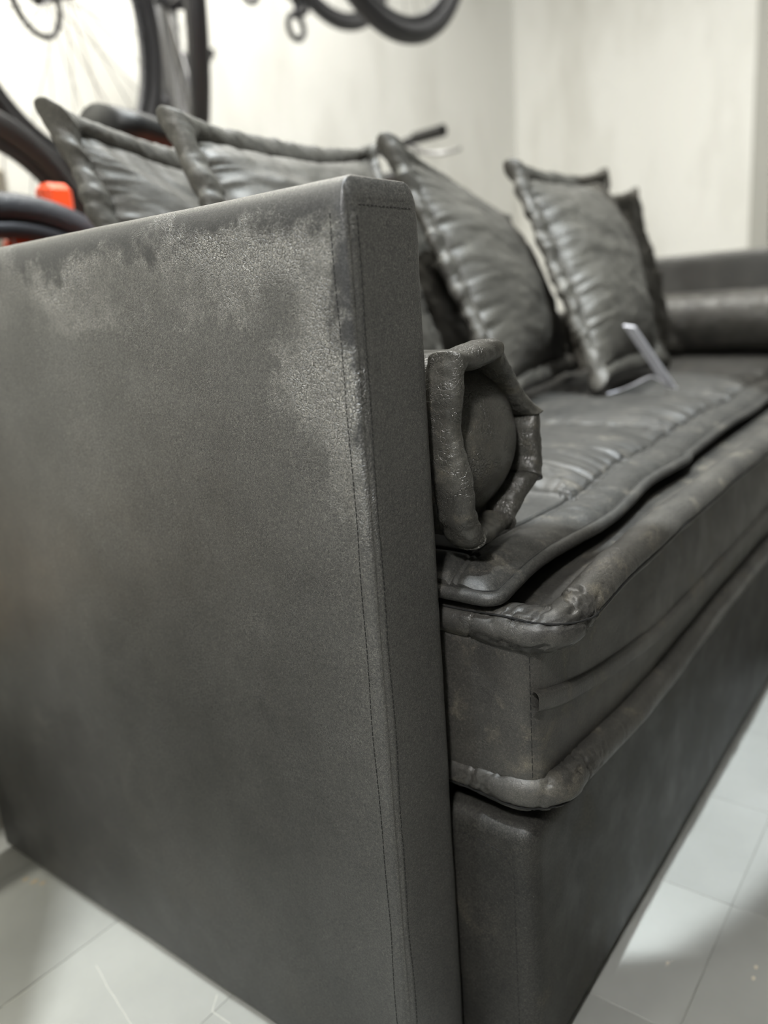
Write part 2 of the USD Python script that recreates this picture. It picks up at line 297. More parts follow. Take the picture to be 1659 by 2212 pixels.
struct('ceiling', box((-5, -5, HC), (XE + .2, YB + .2, HC + .1)), CEIL)
struct('window_1', cat_([box((-5.0, .45, .85), (-4.93, 3.55, .92)), box((-5.0, .45, 2.6), (-4.93, 3.55, 2.67)), box((-5.0, .45, .85), (-4.93, .52, 2.67)), box((-5.0, 3.48, .85), (-4.93, 3.55, 2.67)), box((-5.0, 1.97, .85), (-4.94, 2.03, 2.67))]), PILASTER)  # frame added out of view to go with the invented window light
struct('trim_2', cbox((-.43, .20, 0), (-.25, .38, HC), .006), PILASTER)  # post added out of view to cast the left shadow on arm and floor
struct('trim_1', cbox((XE - .10, .865, 0), (XE, .985, HC), .006), PILASTER)

# ------------------------------------------------------------------ sofa
TA, HA, DA = .074, .683, .615          # arm thickness, height, depth
X1 = 1.66                              # inner face of the far arm
def arm_disp(P, N):
    d = .0012 * fbm(P, 9., 2, 3) + .0005 * fbm(P, 40., 2, 4)
    if N is None: return d
    # welt: a shallow double ridge where the gusset is sewn to the side panel, and below the top of the front face
    y, z, x = P[..., 1], P[..., 2], P[..., 0]
    w = np.exp(-((y - .0085) / .0022) ** 2) * .0008 * (np.abs(x) < .03) * (z < .667)
    front = (y < .004)
    w = w - np.exp(-((z - .667) / .0016) ** 2) * .0006 * front - np.exp(-((x - .0045) / .0012) ** 2) * .0006 * front
    return d + w
sofa = thing('sofa', 'worn charcoal leather sofa with slab arms and boxy base filling the foreground', 'sofa')
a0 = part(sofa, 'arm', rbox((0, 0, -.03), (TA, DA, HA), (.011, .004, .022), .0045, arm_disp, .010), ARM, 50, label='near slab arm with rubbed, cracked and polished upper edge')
zz = np.linspace(.02, .664, 400)
wob = .0006 * np.sin(zz * 23) + .0004 * np.sin(zz * 61)
def arm_surf(P, N):  # keep the thread on the displaced skin
    return P + np.array(N) * (arm_disp(P, N) + .00005)[:, None]
p1 = np.stack([0 * zz - .0002, .0105 + wob, zz], 1); p2 = np.stack([.0085 + wob, 0 * zz - .0004, zz], 1)
part(a0, 'stitching', stitches(arm_surf(p1 * [0, 1, 1], (-1, 0, 0)), (-1, 0, 0), .0030, .0010, .00030, .0002), THREAD_D, False, kind='stuff')
part(a0, 'stitching', stitches(arm_surf(p2 * [1, 0, 1], (0, -1, 0)), (0, -1, 0), .0026, .0012, .00030, .0002), THREAD_D, False, kind='stuff')
p3 = np.stack([np.linspace(.012, .066, 60), np.full(60, -.0003), .667 + 0 * np.linspace(0, 1, 60)], 1)
part(a0, 'stitching', stitches(arm_surf(p3 * [1, 0, 1], (0, -1, 0)), (0, -1, 0), .0022, .0016, .0002, .0001), THREAD_D, False, kind='stuff')
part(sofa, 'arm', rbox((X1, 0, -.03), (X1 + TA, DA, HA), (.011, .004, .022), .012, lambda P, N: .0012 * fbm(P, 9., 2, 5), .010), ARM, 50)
def rail_disp(P, N):
    y, x, z = P[..., 1], P[..., 0], P[..., 2]
    w = -np.exp(-((y + .047) / .0012) ** 2) * .0007 * (x < .085) - np.exp(-((z - .213) / .0014) ** 2) * .0007 * (y > -.05) * (x < .085)
    return .0014 * fbm(P, 8., 2, 7) + .0004 * fbm(P, 50., 2, 8) + w
r0 = part(sofa, 'front_rail', rbox((TA + .004, -.064, -.02), (X1 - .004, .02, .234), (.016, .014, .014), .006, rail_disp, .018), BASE, 50, label='front rail of the base under the seat cushion')
zr = np.linspace(.03, .194, 120)
rp = np.vstack([np.stack([np.full(120, TA + .0034), -.048 + 0 * zr, zr], 1), [[TA + .0034, -.045, .203], [TA + .0034, -.038, .210], [TA + .0034, -.02, .2125], [TA + .0034, .0, .2135]]])
rp = resample(rp, step=.003); rn = np.zeros_like(rp); rn[:, 0] = -1
rp[:, 0] = TA + .004 - rail_disp(rp * [0, 1, 1] + [TA + .004, 0, 0], rn) - .00012
part(r0, 'stitching', stitches(rp, (-1, 0, 0), .0028, .0014, .0003, .0002), THREAD_D, False, kind='stuff')
part(sofa, 'backrest', rbox((TA + .001, DA - .062, .03), (X1 - .001, DA - .004, .57), (.02, .02, .02), .03, lambda P, N: .002 * fbm(P, 6., 2, 9)), CUSHION, 50)
part(sofa, 'seat_deck', cbox((TA + .001, .02, .03), (X1 - .001, DA - .066, .232), .004), BLACK, False)
for fx, fy in ((.04, .56), (.04, .06), (X1 + .037, .06), (X1 + .037, .56)):
    part(sofa, 'foot', cbox((fx - .025, fy - .03, 0), (fx + .025, fy + .03, .0125), .001), BLACK, False)

# ------------------------------------------------------------------ seat cushion with fat rolled edges
CX0, CX1 = TA + .007, X1 - .008
cush = thing('seat_cushion', 'thick one-piece charcoal leather seat cushion with gathered rolled edges on the sofa base', 'cushion')
def topz(x):  # the cushion is pinched at its corners and fuller along its length
    return .383 + .025 * (1 - np.exp(-np.maximum(x - .09, 0) / .13)) * np.clip((CX1 - x) / .1, 0, 1)
def botz(x):
    return .266 - .012 * np.exp(-((x - .30) / .17) ** 2) - .006 * (x > .3) * (1 - np.exp(-(x - .3) / .2))
def cush_mesh():
    # vertical section swept around: front and near side walls with soft vertical corner, then top
    def disp(P, N): return .002 * fbm(P, 14., 3, 11) + .0006 * fbm(P, 60., 2, 12)
    m = rbox((CX0 + .004, -.066, .258), (CX1, DA - .070, .388), (.014, .022, .012), .007, disp)
    v = np.array(m.vertices); k = np.clip((v[:, 2] - .258) / .13, 0, 1)
    lo, hi = np.maximum(botz(v[:, 0]) - .004, .242), topz(v[:, 0]) - .003 + .006 * np.exp(-((v[:, 1] - .2) / .2) ** 2)
    v[:, 2] = lo + (hi - lo) * k
    v[:, 1] -= .010 * np.sin(PI * k) * (v[:, 1] < 0) * np.clip((v[:, 0] - .1) / .2, 0, 1)   # front bulge
    m.vertices = v; return m
part(cush, 'body', cush_mesh(), CUSHION, 60)
def edge_path(zf, yf, xs, rc, y_end=.50):
    """From the back along the near side, round the corner, along the front."""
    ys = np.linspace(y_end, yf + rc, 150); a = np.linspace(0, PI / 2, 26)[1:-1]; xx = np.linspace(xs + rc, CX1 - .01, 420)
    pts = np.concatenate([np.stack([np.full_like(ys, xs), ys], 1), np.stack([xs + rc - rc * np.cos(a), yf + rc - rc * np.sin(a)], 1), np.stack([xx, np.full_like(xx, yf)], 1)])
    return pts
def roll(yf, xs, rc, zfun, ra, rb, seed, seam0, seam1):
    """A fat rolled edge: gathered round the corner, smooth along the front, with a sunk seam along 'seam' (angle)."""
    q = edge_path(None, yf, xs, rc); s = np.concatenate([[0], np.cumsum(np.linalg.norm(np.diff(q, axis=0), axis=1))])
    ns = int(s[-1] / .0022); u = np.linspace(0, s[-1], ns); X, Y = np.interp(u, s, q[:, 0]), np.interp(u, s, q[:, 1])
    for _ in range(5): X[1:-1], Y[1:-1] = (X[:-2] + X[2:] + 2 * X[1:-1]) / 4, (Y[:-2] + Y[2:] + 2 * Y[1:-1]) / 4
    corner = np.interp(0, [0], [0]) + s[150 + 12]
    Y = Y + .0035 * fbm(np.stack([u, 0 * u, 0 * u], 1), 11., 2, seed) * (X > .12)
    Z = zfun(np.maximum(X, .085)) + .003 * fbm(np.stack([u, 0 * u, 0 * u], 1), 9., 2, seed + 1)
    path = np.stack([X, Y, Z], 1)
    near = np.exp(-((u - corner) / .055) ** 2)              # how gathered
    fat = 1 + .20 * np.exp(-((u - corner + .02) / .03) ** 2)
    seam = seam0 + (seam1 - seam0) / (1 + np.exp(-(u - corner - .012) / .010))
    def disp(S, T, P):
        g = near[:, None]
        cr = fbm(np.stack([S * 75 + 1.1 * np.sin(T + 1), .9 * np.cos(T), .9 * np.sin(T)], -1), 1., 3, seed + 2)
        d = -g * .0034 * np.clip(.055 - np.abs(cr), 0, 1) / .055 + .0018 * fbm(P, 34., 2, seed + 3) + .0004 * fbm(P, 130., 2, seed + 4)
        ds = np.angle(np.exp(1j * (T - seam[:, None])))
        d = d - .0026 * np.exp(-(ds / .06) ** 2)
        for c, dep in ((corner + .034, .0024), (corner - .008, .0016), (corner - .058, .0018), (corner + .105, .0005)):          # cross seams
            d = d - dep * np.exp(-((S - c - .005 * np.sin(T + .6)) / .0011) ** 2)
        return d
    body = sweep(path, ra * fat, rb * fat, False, (0, 0, 1), 48, disp)
    _, t, a, b = frames(path); k = np.arange(len(u)); keep = (u > s[150] - .12)
    line = path + a * (ra * fat * np.cos(seam) * .965)[:, None] + b * (rb * fat * np.sin(seam) * .965)[:, None]
    return body, tube(line[keep], .00075, 6)
m, sl = roll(-.076, CX0 + .0155, .018, lambda x: topz(x) + .002, .0165, .0135, 21, .85, -.12)
re = part(cush, 'rolled_edge', m, CUSHION, 60, label='upper rolled edge, gathered at the corner')
part(re, 'seam', sl, CREASE, 40)
m, sl = roll(-.072, CX0 + .012, .030, lambda x: botz(x) - .004, .0125, .0130, 31, -.55, -.95)
re = part(cush, 'rolled_edge', m, CUSHION, 60, label='lower rolled edge, wrinkled at the corner')
part(re, 'seam', sl, CREASE, 40)
# flat strap sewn along the front
xs = np.linspace(CX0 + .0035, CX1 - .02, 300)
zc = .3385 - .034 * (1 - np.exp(-(xs - .08) / .10)) + .010 * np.clip((xs - .35) / .6, 0, 1)
kk = np.linspace(-1, 1, 15); prof = np.sqrt(np.maximum(0, 1 - kk ** 4))
yy = -.0662 - .010 * np.sin(PI * np.clip((zc - .262) / .13, 0, 1)) * np.clip((xs - .1) / .2, 0, 1)
P = np.zeros((300, 15, 3)); P[..., 0] = xs[:, None]; P[..., 1] = yy[:, None] - .0066 * prof[None] + .002 + .0012 * fbm(np.stack([xs, 0 * xs, 0 * xs], 1), 15., 2, 41)[:, None]; P[..., 2] = zc[:, None] + kk[None] * .0088
P[:3, :, 1] += np.array([.002, .0012, .0005])[:, None]
part(cush, 'strap', grid(P, flip=True), CUSHION, 60, label='flat leather strap sewn along the cushion front')
zs = np.linspace(.274, .372, 60)
part(cush, 'stitching', stitches(np.stack([np.full(60, CX0 + .0075), np.full(60, -.0602), zs], 1), (-.7, -.7, 0), .004, .002, .0003), THREAD_D, False, kind='stuff')

# ------------------------------------------------------------------ quilted seat pad
pad = thing('seat_pad', 'thin quilted charcoal leather pad lying over the seat cushion, its piped edge overhanging', 'seat pad')
PX0, PX1, PYB = TA + .012, X1 - .01, .535
def pad_front(x):
    return -.034 + .026 * np.clip((x - .35) / .8, 0, 1) + .0035 * np.sin((x - .1) * 26) * np.exp(-((x - .3) / .3) ** 2) + .006 * (1 / (1 + np.exp(-(x - .545) / .008))) 
def pad_z(x):
    return .4135 + .0175 * (1 - np.exp(-np.maximum(x - .09, 0) / .16)) + .002 * np.sin((x - .1) * 20 + 1.)
SEAMX = [.285, .61, .935, 1.26]
def pad_top():
    xs = np.linspace(PX0, PX1, 560); ts = np.concatenate([np.linspace(0, .16, 60), np.linspace(.16, 1, 150)[1:]])
    Xg, T = np.meshgrid(xs, ts, indexing='ij'); yf = pad_front(Xg); Yg = yf + (PYB - yf) * T
    d = Yg - yf                                   # distance from the front edge
    z = pad_z(Xg) + .008 * (1 - np.exp(-d / .03)) + .004 * np.clip(d / .3, 0, 1)
    z = z - .006 * np.exp(-d / .006)
    inset = .036
    sx = np.min(np.stack([np.abs(Xg - (s + .02 * np.sin(d * 9 + i))) for i, s in enumerate(SEAMX)]), 0)
    inside = 1 / (1 + np.exp(-(d - inset) / .003)) / (1 + np.exp(-(Xg - SEAMX[0]) / .004)); 
    puff = np.minimum(1 - np.exp(-np.maximum(d - inset, 0) / .03), 1 - np.exp(-sx / .03))
    z = z + inside * .013 * puff
    groove = np.exp(-((d - inset) / .0016) ** 2) + np.exp(-((d - inset + .006) / .0014) ** 2) * .5
    z = z - .0030 * groove - .006 * np.exp(-(sx / .0035) ** 2) * (d > inset * .9)
    z = z - .0022 * np.exp(-((Xg - .123) / .0014) ** 2) * (d > .03)      # side hem
    gat = fbm(np.stack([Xg * 115 + 3 * d, d * 6, 0 * d], -1), 1., 3, 51)
    z = z + inside * .017 * gat * np.exp(-np.maximum(d - inset, 0) / .032)
    gat2 = fbm(np.stack([Yg * 60, Xg * 4, 0 * d], -1), 1., 3, 52)
    z = z + inside * .010 * gat2 * np.exp(-sx / .04)
    z = z + .0035 * fbm(np.stack([Xg, Yg, 0 * d], -1), 22., 3, 53) + .0022 * fbm(np.stack([Xg * 1.6 + Yg, Yg, 0 * d], -1), 60., 2, 54) * (d < inset)
    z = z - .006 * np.exp(-(np.maximum(Xg - PX0, 0) / .006))
    return np.stack([Xg, Yg, z], -1)
PT = pad_top()
top = grid(PT)
bot = PT.copy(); bot[..., 2] = pad_z(PT[..., 0]) - .012
rim = np.stack([PT[:, 0], bot[:, 0]], 1); rim2 = np.stack([PT[0], bot[0]], 1)
part(pad, 'panel', cat_([top, grid(rim, flip=True), grid(rim2), grid(bot[::8, ::8], flip=True)]), PAD, 60)
e = np.concatenate([PT[0, 200::-1][:-4], PT[2:, 0]]); e = soften(resample(e, step=.0025), 4)
e[:, 2] = pad_z(e[:, 0]) - .0075 + .0015 * fbm(e, 30., 2, 55); 
off = np.zeros_like(e); off[:, 1] = -.0030; off[:, 0] = -.0015
sm = e.copy(); sm[:, 2] += .0046; sm[:, 1] += -.0016 * (e[:, 0] > PX0 + .004); part(pad, 'seam', tube(sm, .0007, 6), CREASE, 40)
part(pad, 'piping', sweep(e + off, .0055, .0052, False, (0, 0, 1), 20, lambda S, T, P: .0008 * fbm(P, 90., 2, 56)), PAD, 60, label='plump piping along the overhanging edge')
ix = np.argmin(np.abs(PT[0, :, 1] - (PT[0, 0, 1] + .037)))
hem = np.array([PT[i, np.argmin(np.abs(PT[i, :, 1] - PT[i, 0, 1] - .037))] for i in range(14, 330)])
part(pad, 'stitching', stitches(hem, (0, 0, 1), .003, .0012, .0003, .0004), THREAD_D, False, kind='stuff')
ihem = np.argmin(np.abs(PT[:, 0, 0] - .123))
hem2 = PT[ihem, 48:160]
part(pad, 'stitching', stitches(hem2, (0, 0, 1), .003, .0012, .0003, .0004), THREAD_D, False, kind='stuff')
it = np.argmin(np.abs(PT[:, 0, 0] - SEAMX[0])); jt = np.argmin(np.abs(PT[it, :, 1] - PT[it, 0, 1] - .041)); c = PT[it, jt]
kn = [tube(soften(np.array([c + [dx, dy, .0], c + [dx * 1.2 + .004, dy + .004, .006], c + [dx * 2 + .008, dy * 2, .002]]), 1), .0004, 6) for dx, dy in ((-.003, .002), (.002, -.004), (.004, .003), (-.004, -.003))]
part(pad, 'thread_tuft', cat_(kn), THREAD_D, 40)

# ------------------------------------------------------------------ bolsters
def bolster(label, contour, cy, yb, pleats):
    b = thing('bolster', label, 'bolster', None)
    C = np.array(contour, float); c = (C.max(0) + C.min(0)) / 2; R = .0665
    Cs = soften(resample(np.stack([C[:, 0], 0 * C[:, 0], C[:, 1]], 1), 72, closed=True), 14, True) - [c[0], 0, c[1]]
    ys = np.concatenate([[cy + .012, cy + .013], np.linspace(cy + .016, yb - .02, 46), yb - .02 + .02 * np.sin(np.linspace(.2, PI / 2, 8))]); th = np.linspace(0, 2 * PI, 73)[:-1]
    k = np.where(ys > yb - .02, np.sqrt(np.clip(1 - ((ys - yb + .02) / .0201) ** 2, 0, 1)), 1.0) * .965; k[:2] = (.55, .94)
    B = np.stack([c[0] + k[:, None] * Cs[:, 0], ys[:, None] + 0 * Cs[:, 0], c[1] + k[:, None] * Cs[:, 2]], -1)
    B = B + (.003 * fbm(B, 22., 3, 61))[..., None] * np.array([1, 0, 1])
    bm = grid(B, closev=True, flip=False)
    if bm.volume < 0: bm.invert()
    part(b, 'body', bm, BOLSTER, 60)
    # domed end cap
    rho = np.linspace(0, 1, 40) ** .8; Rc = .0565
    K = np.stack([c[0] + Rc * rho[:, None] * np.cos(th), cy + .016 - .026 * (1 - rho[:, None] ** 2.6) + 0 * th, c[1] + Rc * rho[:, None] * np.sin(th)], -1)
    K[..., 1] += .003 * fbm(K, 26., 2, 62) * (1 - rho[:, None] ** 4)
    part(b, 'end_cap', grid(K, closev=True, flip=False), BOLSTER, 60, label='domed round end of the bolster')
    # pleated flange: a rolled rim that follows an uneven polygon
    n = 620; path2 = resample(np.stack([C[:, 0], 0 * C[:, 0], C[:, 1]], 1), n, closed=True); path2 = soften(path2, 10, True)
    d = path2 - [c[0], 0, c[1]]; L = np.linalg.norm(d, axis=1, keepdims=True); dn = d / L
    allseg = np.concatenate([[0], np.cumsum(np.linalg.norm(np.diff(np.vstack([C, C[:1]]), axis=0), axis=1))]); tot = allseg[-1]
    seg = np.append(allseg[:-1][np.array(pleats)], tot)
    u = np.arange(n) / n * tot; dist = np.min(np.abs((u[:, None] - seg[None, :-1] + tot / 2) % tot - tot / 2), 1)
    sharp = allseg[:-1][np.array(pleats[1:4])]
    pinch = np.exp(-(dist / .0035) ** 2); sag = np.clip(dist / .02, 0, 1)
    path = path2 - dn * (.0068 + .0010 * sag[:, None]); path[:, 1] = cy + .003 + .004 * np.sin(u * 2 * PI / tot * 3 + 1) - .003 * pinch
    ax = np.array([0., 1., 0.]); T = np.arange(28) * 2 * PI / 28
    ra = .0088 * (1 - .20 * pinch); rb = .0150 * (1 - .05 * pinch)
    nn = np.cos(T)[None, :, None] * dn[:, None] + np.sin(T)[None, :, None] * ax
    q_ = lambda v: np.sign(v) * np.abs(v) ** .85
    P = path[:, None] + (ra[:, None] * q_(np.cos(T)))[..., None] * dn[:, None] + (rb[:, None] * q_(np.sin(T)))[..., None] * ax
    ph = fbm(np.stack([u, 0 * u, 0 * u], 1), 40., 2, 63)
    side = ((u[:, None] - seg[None, :-1] + tot / 2) % tot - tot / 2); kmin = np.argmin(np.abs(side), 1); sd = side[np.arange(n), kmin]
    fold = np.where(sd > 0, np.exp(-sd / .007), -.8 * np.exp(sd / .0025)) * np.where(np.isin(seg[kmin], sharp), .0030, .0012)[:] * 1.0       # one lip laps over the other at each pleat
    P = P + nn * (fold[:, None] * (.6 + .4 * np.cos(T)[None]) + .0046 * fbm(P, 44., 3, 64) + .0018 * fbm(P, 150., 2, 65))[..., None]
    part(b, 'flange', grid(P, closeu=True, closev=True), BOLSTER, 60, label='stiff pleated rim around the round end')
    return b
con = [(.088, .578), (.100, .577), (.140, .582), (.176, .556), (.206, .523), (.202, .482), (.194, .468), (.158, .437), (.128, .434), (.100, .437), (.086, .460), (.0835, .500), (.0835, .545)]
bolster('glossy charcoal leather bolster with pleated round end tucked inside the near arm', con[::-1], -.004, .22, [3, 5, 6, 8, 10])
ang = np.linspace(0, 2 * PI, 11)[:-1]
bolster('charcoal leather bolster lying against the far arm of the sofa', [(X1 - .082 + .075 * math.cos(a), .528 + .074 * math.sin(a)) for a in ang], -.005, .54, list(range(10)))

# ------------------------------------------------------------------ back pillows
def pillow(label, TL, TR, BR, BL, thick, seed, sag=.0, n=150, group='scatter pillows along the sofa back'):
    TL, TR, BR, BL = map(lambda q: np.array(q, float), (TL, TR, BR, BL))
    t = thing('pillow', label, 'pillow', None)
    nrm = np.cross(TR - BL, TL - BR); nrm /= np.linalg.norm(nrm)          # towards -y for a left-to-right pillow
    if nrm[1] > 0: nrm = -nrm
    lin = np.sin(np.linspace(-PI / 2, PI / 2, n)) * .55 + np.linspace(-1, 1, n) * .45
    U, V = np.meshgrid(lin, lin, indexing='ij')
    k = .075
    def base(U, V):
        u = U * (1 - k * (1 - V ** 2)); v = V * (1 - k * (1 - U ** 2)) - sag * (1 - U ** 2) * np.clip(V, 0, 1)
        a, b = (u[..., None] + 1) / 2, (v[..., None] + 1) / 2
        return (BL * (1 - a) + BR * a) * (1 - b) + (TL * (1 - a) + TR * a) * b
    B = base(U, V); sz = np.linalg.norm(TR - TL)
    prof = (np.clip(1 - U ** 2, 0, 1) * np.clip(1 - V ** 2, 0, 1)) ** .55
    eu, ev = (1 - np.abs(U)) * sz / 2, (1 - np.abs(V)) * sz / 2
    gu = fbm(np.stack([V * 19, np.sign(U) * 5 + eu * 12, 0 * U], -1), 1., 3, seed)             # gathers from the upright edges
    gv = fbm(np.stack([U * 11, np.sign(V) * 5 + ev * 10, 0 * U], -1), 1., 3, seed + 1)
    wr = .012 * gu * np.exp(-eu / .036) * np.clip(eu / .006, 0, 1) + .008 * gv * np.exp(-ev / .03) * np.clip(ev / .006, 0, 1) - .006 * np.exp(-eu / .004) - .006 * np.exp(-ev / .004)
    dia = fbm(np.stack([U * 2 + V * 3, V * 2 - U * 1.2, 0 * U], -1), 1.3, 3, seed + 2) * .014 * np.clip(prof * 1.6, 0, 1)
    front = B + nrm * (thick * prof + wr + dia)[..., None]; back = B - nrm * (thick * .8 * prof)[..., None]
    m1, m2 = grid(front), grid(back[::3, ::3], flip=True)
    if np.mean(m1.face_normals @ nrm) < 0: m1.invert(); m2.invert()
    part(t, 'cover', cat_([m1, m2]), PILLOW, 60)
    # flange: plump crumpled rim all round
    w = np.linspace(-1, 1, 190)[:-1]; one = np.ones_like(w)
    E = np.concatenate([base(-one, w), base(w, one), base(one, -w), base(-w, -one)])
    corner = np.concatenate([np.abs(w)] * 4); cen = B.mean((0, 1))
    E = soften(E, 8, True); dn = E - cen; dn -= np.outer(dn @ nrm, nrm); dn /= np.linalg.norm(dn, axis=1, keepdims=True)
    E = E + dn * .010
    s = np.concatenate([[0], np.cumsum(np.linalg.norm(np.diff(E, axis=0), axis=1))])
    upright = np.concatenate([one, 0 * w, one, 0 * w]); upright = np.convolve(np.pad(upright, 8, mode='wrap'), np.ones(17) / 17, 'valid')
    zig = fbm(np.stack([s, 0 * s, 0 * s], 1), 38., 2, seed + 3) * (.25 + upright)
    E = E + nrm * (.006 * zig)[:, None] + dn * (.007 * fbm(np.stack([s, 0 * s + 3, 0 * s], 1), 30., 2, seed + 4) * (.3 + upright))[:, None]
    lump = 1 + .45 * fbm(np.stack([s, 0 * s + 7, 0 * s], 1), 55., 2, seed + 5) * (.25 + upright) + .55 * corner ** 10
    T = np.arange(20) * 2 * PI / 20
    P = E[:, None] + (.0175 * lump[:, None] * np.cos(T))[..., None] * dn[:, None] + (.0115 * lump[:, None] * np.sin(T))[..., None] * nrm
    N_ = np.cos(T)[None, :, None] * dn[:, None] + np.sin(T)[None, :, None] * nrm
    P = P + N_ * (.005 * fbm(P, 60., 3, seed + 6) + .003 * fbm(P, 150., 2, seed + 7))[..., None]
    fm = grid(P, closeu=True, closev=True)
    if fm.volume < 0: fm.invert()
    part(t, 'flange', fm, PILLOW, 60)
    return t
S = .486
pillow('leather pillow leaning furthest left and behind, partly hidden by the next one', (.180, .530, .826), (.545, .545, .775), (.53, .47, S), (.245, .46, S), .050, 101)
pillow('leather pillow with a long sagging top flange, second from the left', (.240, .405, .804), (.635, .470, .828), (.575, .305, S), (.245, .29, S), .060, 121, .06)
pillow('leather pillow just beyond the near arm, its crumpled left edge rising above the bolster', (.615, .405, .822), (1.085, .490, .755), (1.06, .350, S), (.600, .235, S), .062, 141, .0)
pillow('leather pillow almost hidden behind the one beyond the near arm, one top corner peeping out', (.655, .525, .79), (.965, .525, .795), (.93, .475, S), (.63, .475, S), .028, 201)
pillow('leather pillow tucked behind the upright one, only its corner and right side showing', (1.185, .440, .775), (1.405, .356, .792), (1.485, .290, S), (1.19, .370, S), .040, 161)
pillow('upright leather pillow with sagging top edge beside the paper tag, nearest the far arm', (.908, .365, .808), (1.275, .372, .832), (1.165, .215, S), (.820, .190, S), .062, 181, .05)

# paper tag on the seat
PAPER = plain('tag_paper', (.72, .72, .78), .6)
tg = thing('price_tag', 'pale stiff paper tag standing on the seat against the upright pillow', 'tag')
A_, B_ = np.array([.842, .150, .557]), np.array([.945, .118, .452]); w_ = np.array([.006, .020, .003]); tn = np.cross(B_ - A_, w_); tn /= np.linalg.norm(tn)
def card(A, B, w, n, th=.0012):
    v = [p + s * w * .5 + q * n * th for p in (A, B) for s in (-1, 1) for q in (-1, 1)]
    return trimesh.convex.convex_hull(np.array(v))
part(tg, 'card', card(A_, B_, w_, tn), PAPER, False)
lp = [np.array([.93, .125, .462]), np.array([.915, .14, .475]), np.array([.89, .16, .463]), np.array([.86, .17, .458]), np.array([.83, .18, .456])]
part(tg, 'string', tube(soften(resample(lp, 30), 4), .0012, 6), PAPER, 40)

# ------------------------------------------------------------------ bicycles
RUBBER = mat('tyre_rubber', {'g': ('texture_coordinate', {}), 'n': ('noise_texture', dict(scale=160., detail=2.)), 'b': ('bump', dict(strength=.6, distance=.002)), 'p': ('principled_bsdf', dict(base_color=(.045, .045, .05), roughness=.5))},
             [('g.object', 'n.vector'), ('n.fac', 'b.height'), ('b.normal', 'p.normal')])
METAL = plain('brushed_metal', (.45, .45, .46), .35, 1.0)
DARKM = plain('dark_metal', (.05, .05, .055), .4, .6)
GREYP = plain('grey_paint', (.10, .10, .11), .4)
ORANGE = plain('orange_paint', (.85, .085, .02), .35)
CABLE = plain('grey_cable', (.28, .28, .27), .5)
def ring(c, R, r, n=72, sides=12):
    a = np.arange(n) * 2 * PI / n
    return tube(np.stack([c[0] + R * np.cos(a), 0 * a + c[1], c[2] + R * np.sin(a)], 1), r, sides, True, (0, 1, 0))
def rod(a, b, r, sides=10):
    return tube(np.linspace(np.array(a, float), np.array(b, float), 3), r, sides)
def cyl_y(c, r, w, n=28):
    m = trimesh.creation.cylinder(r, w, sections=n); m.apply_transform(trimesh.transformations.rotation_matrix(PI / 2, [1, 0, 0])); m.apply_translation(c); return m
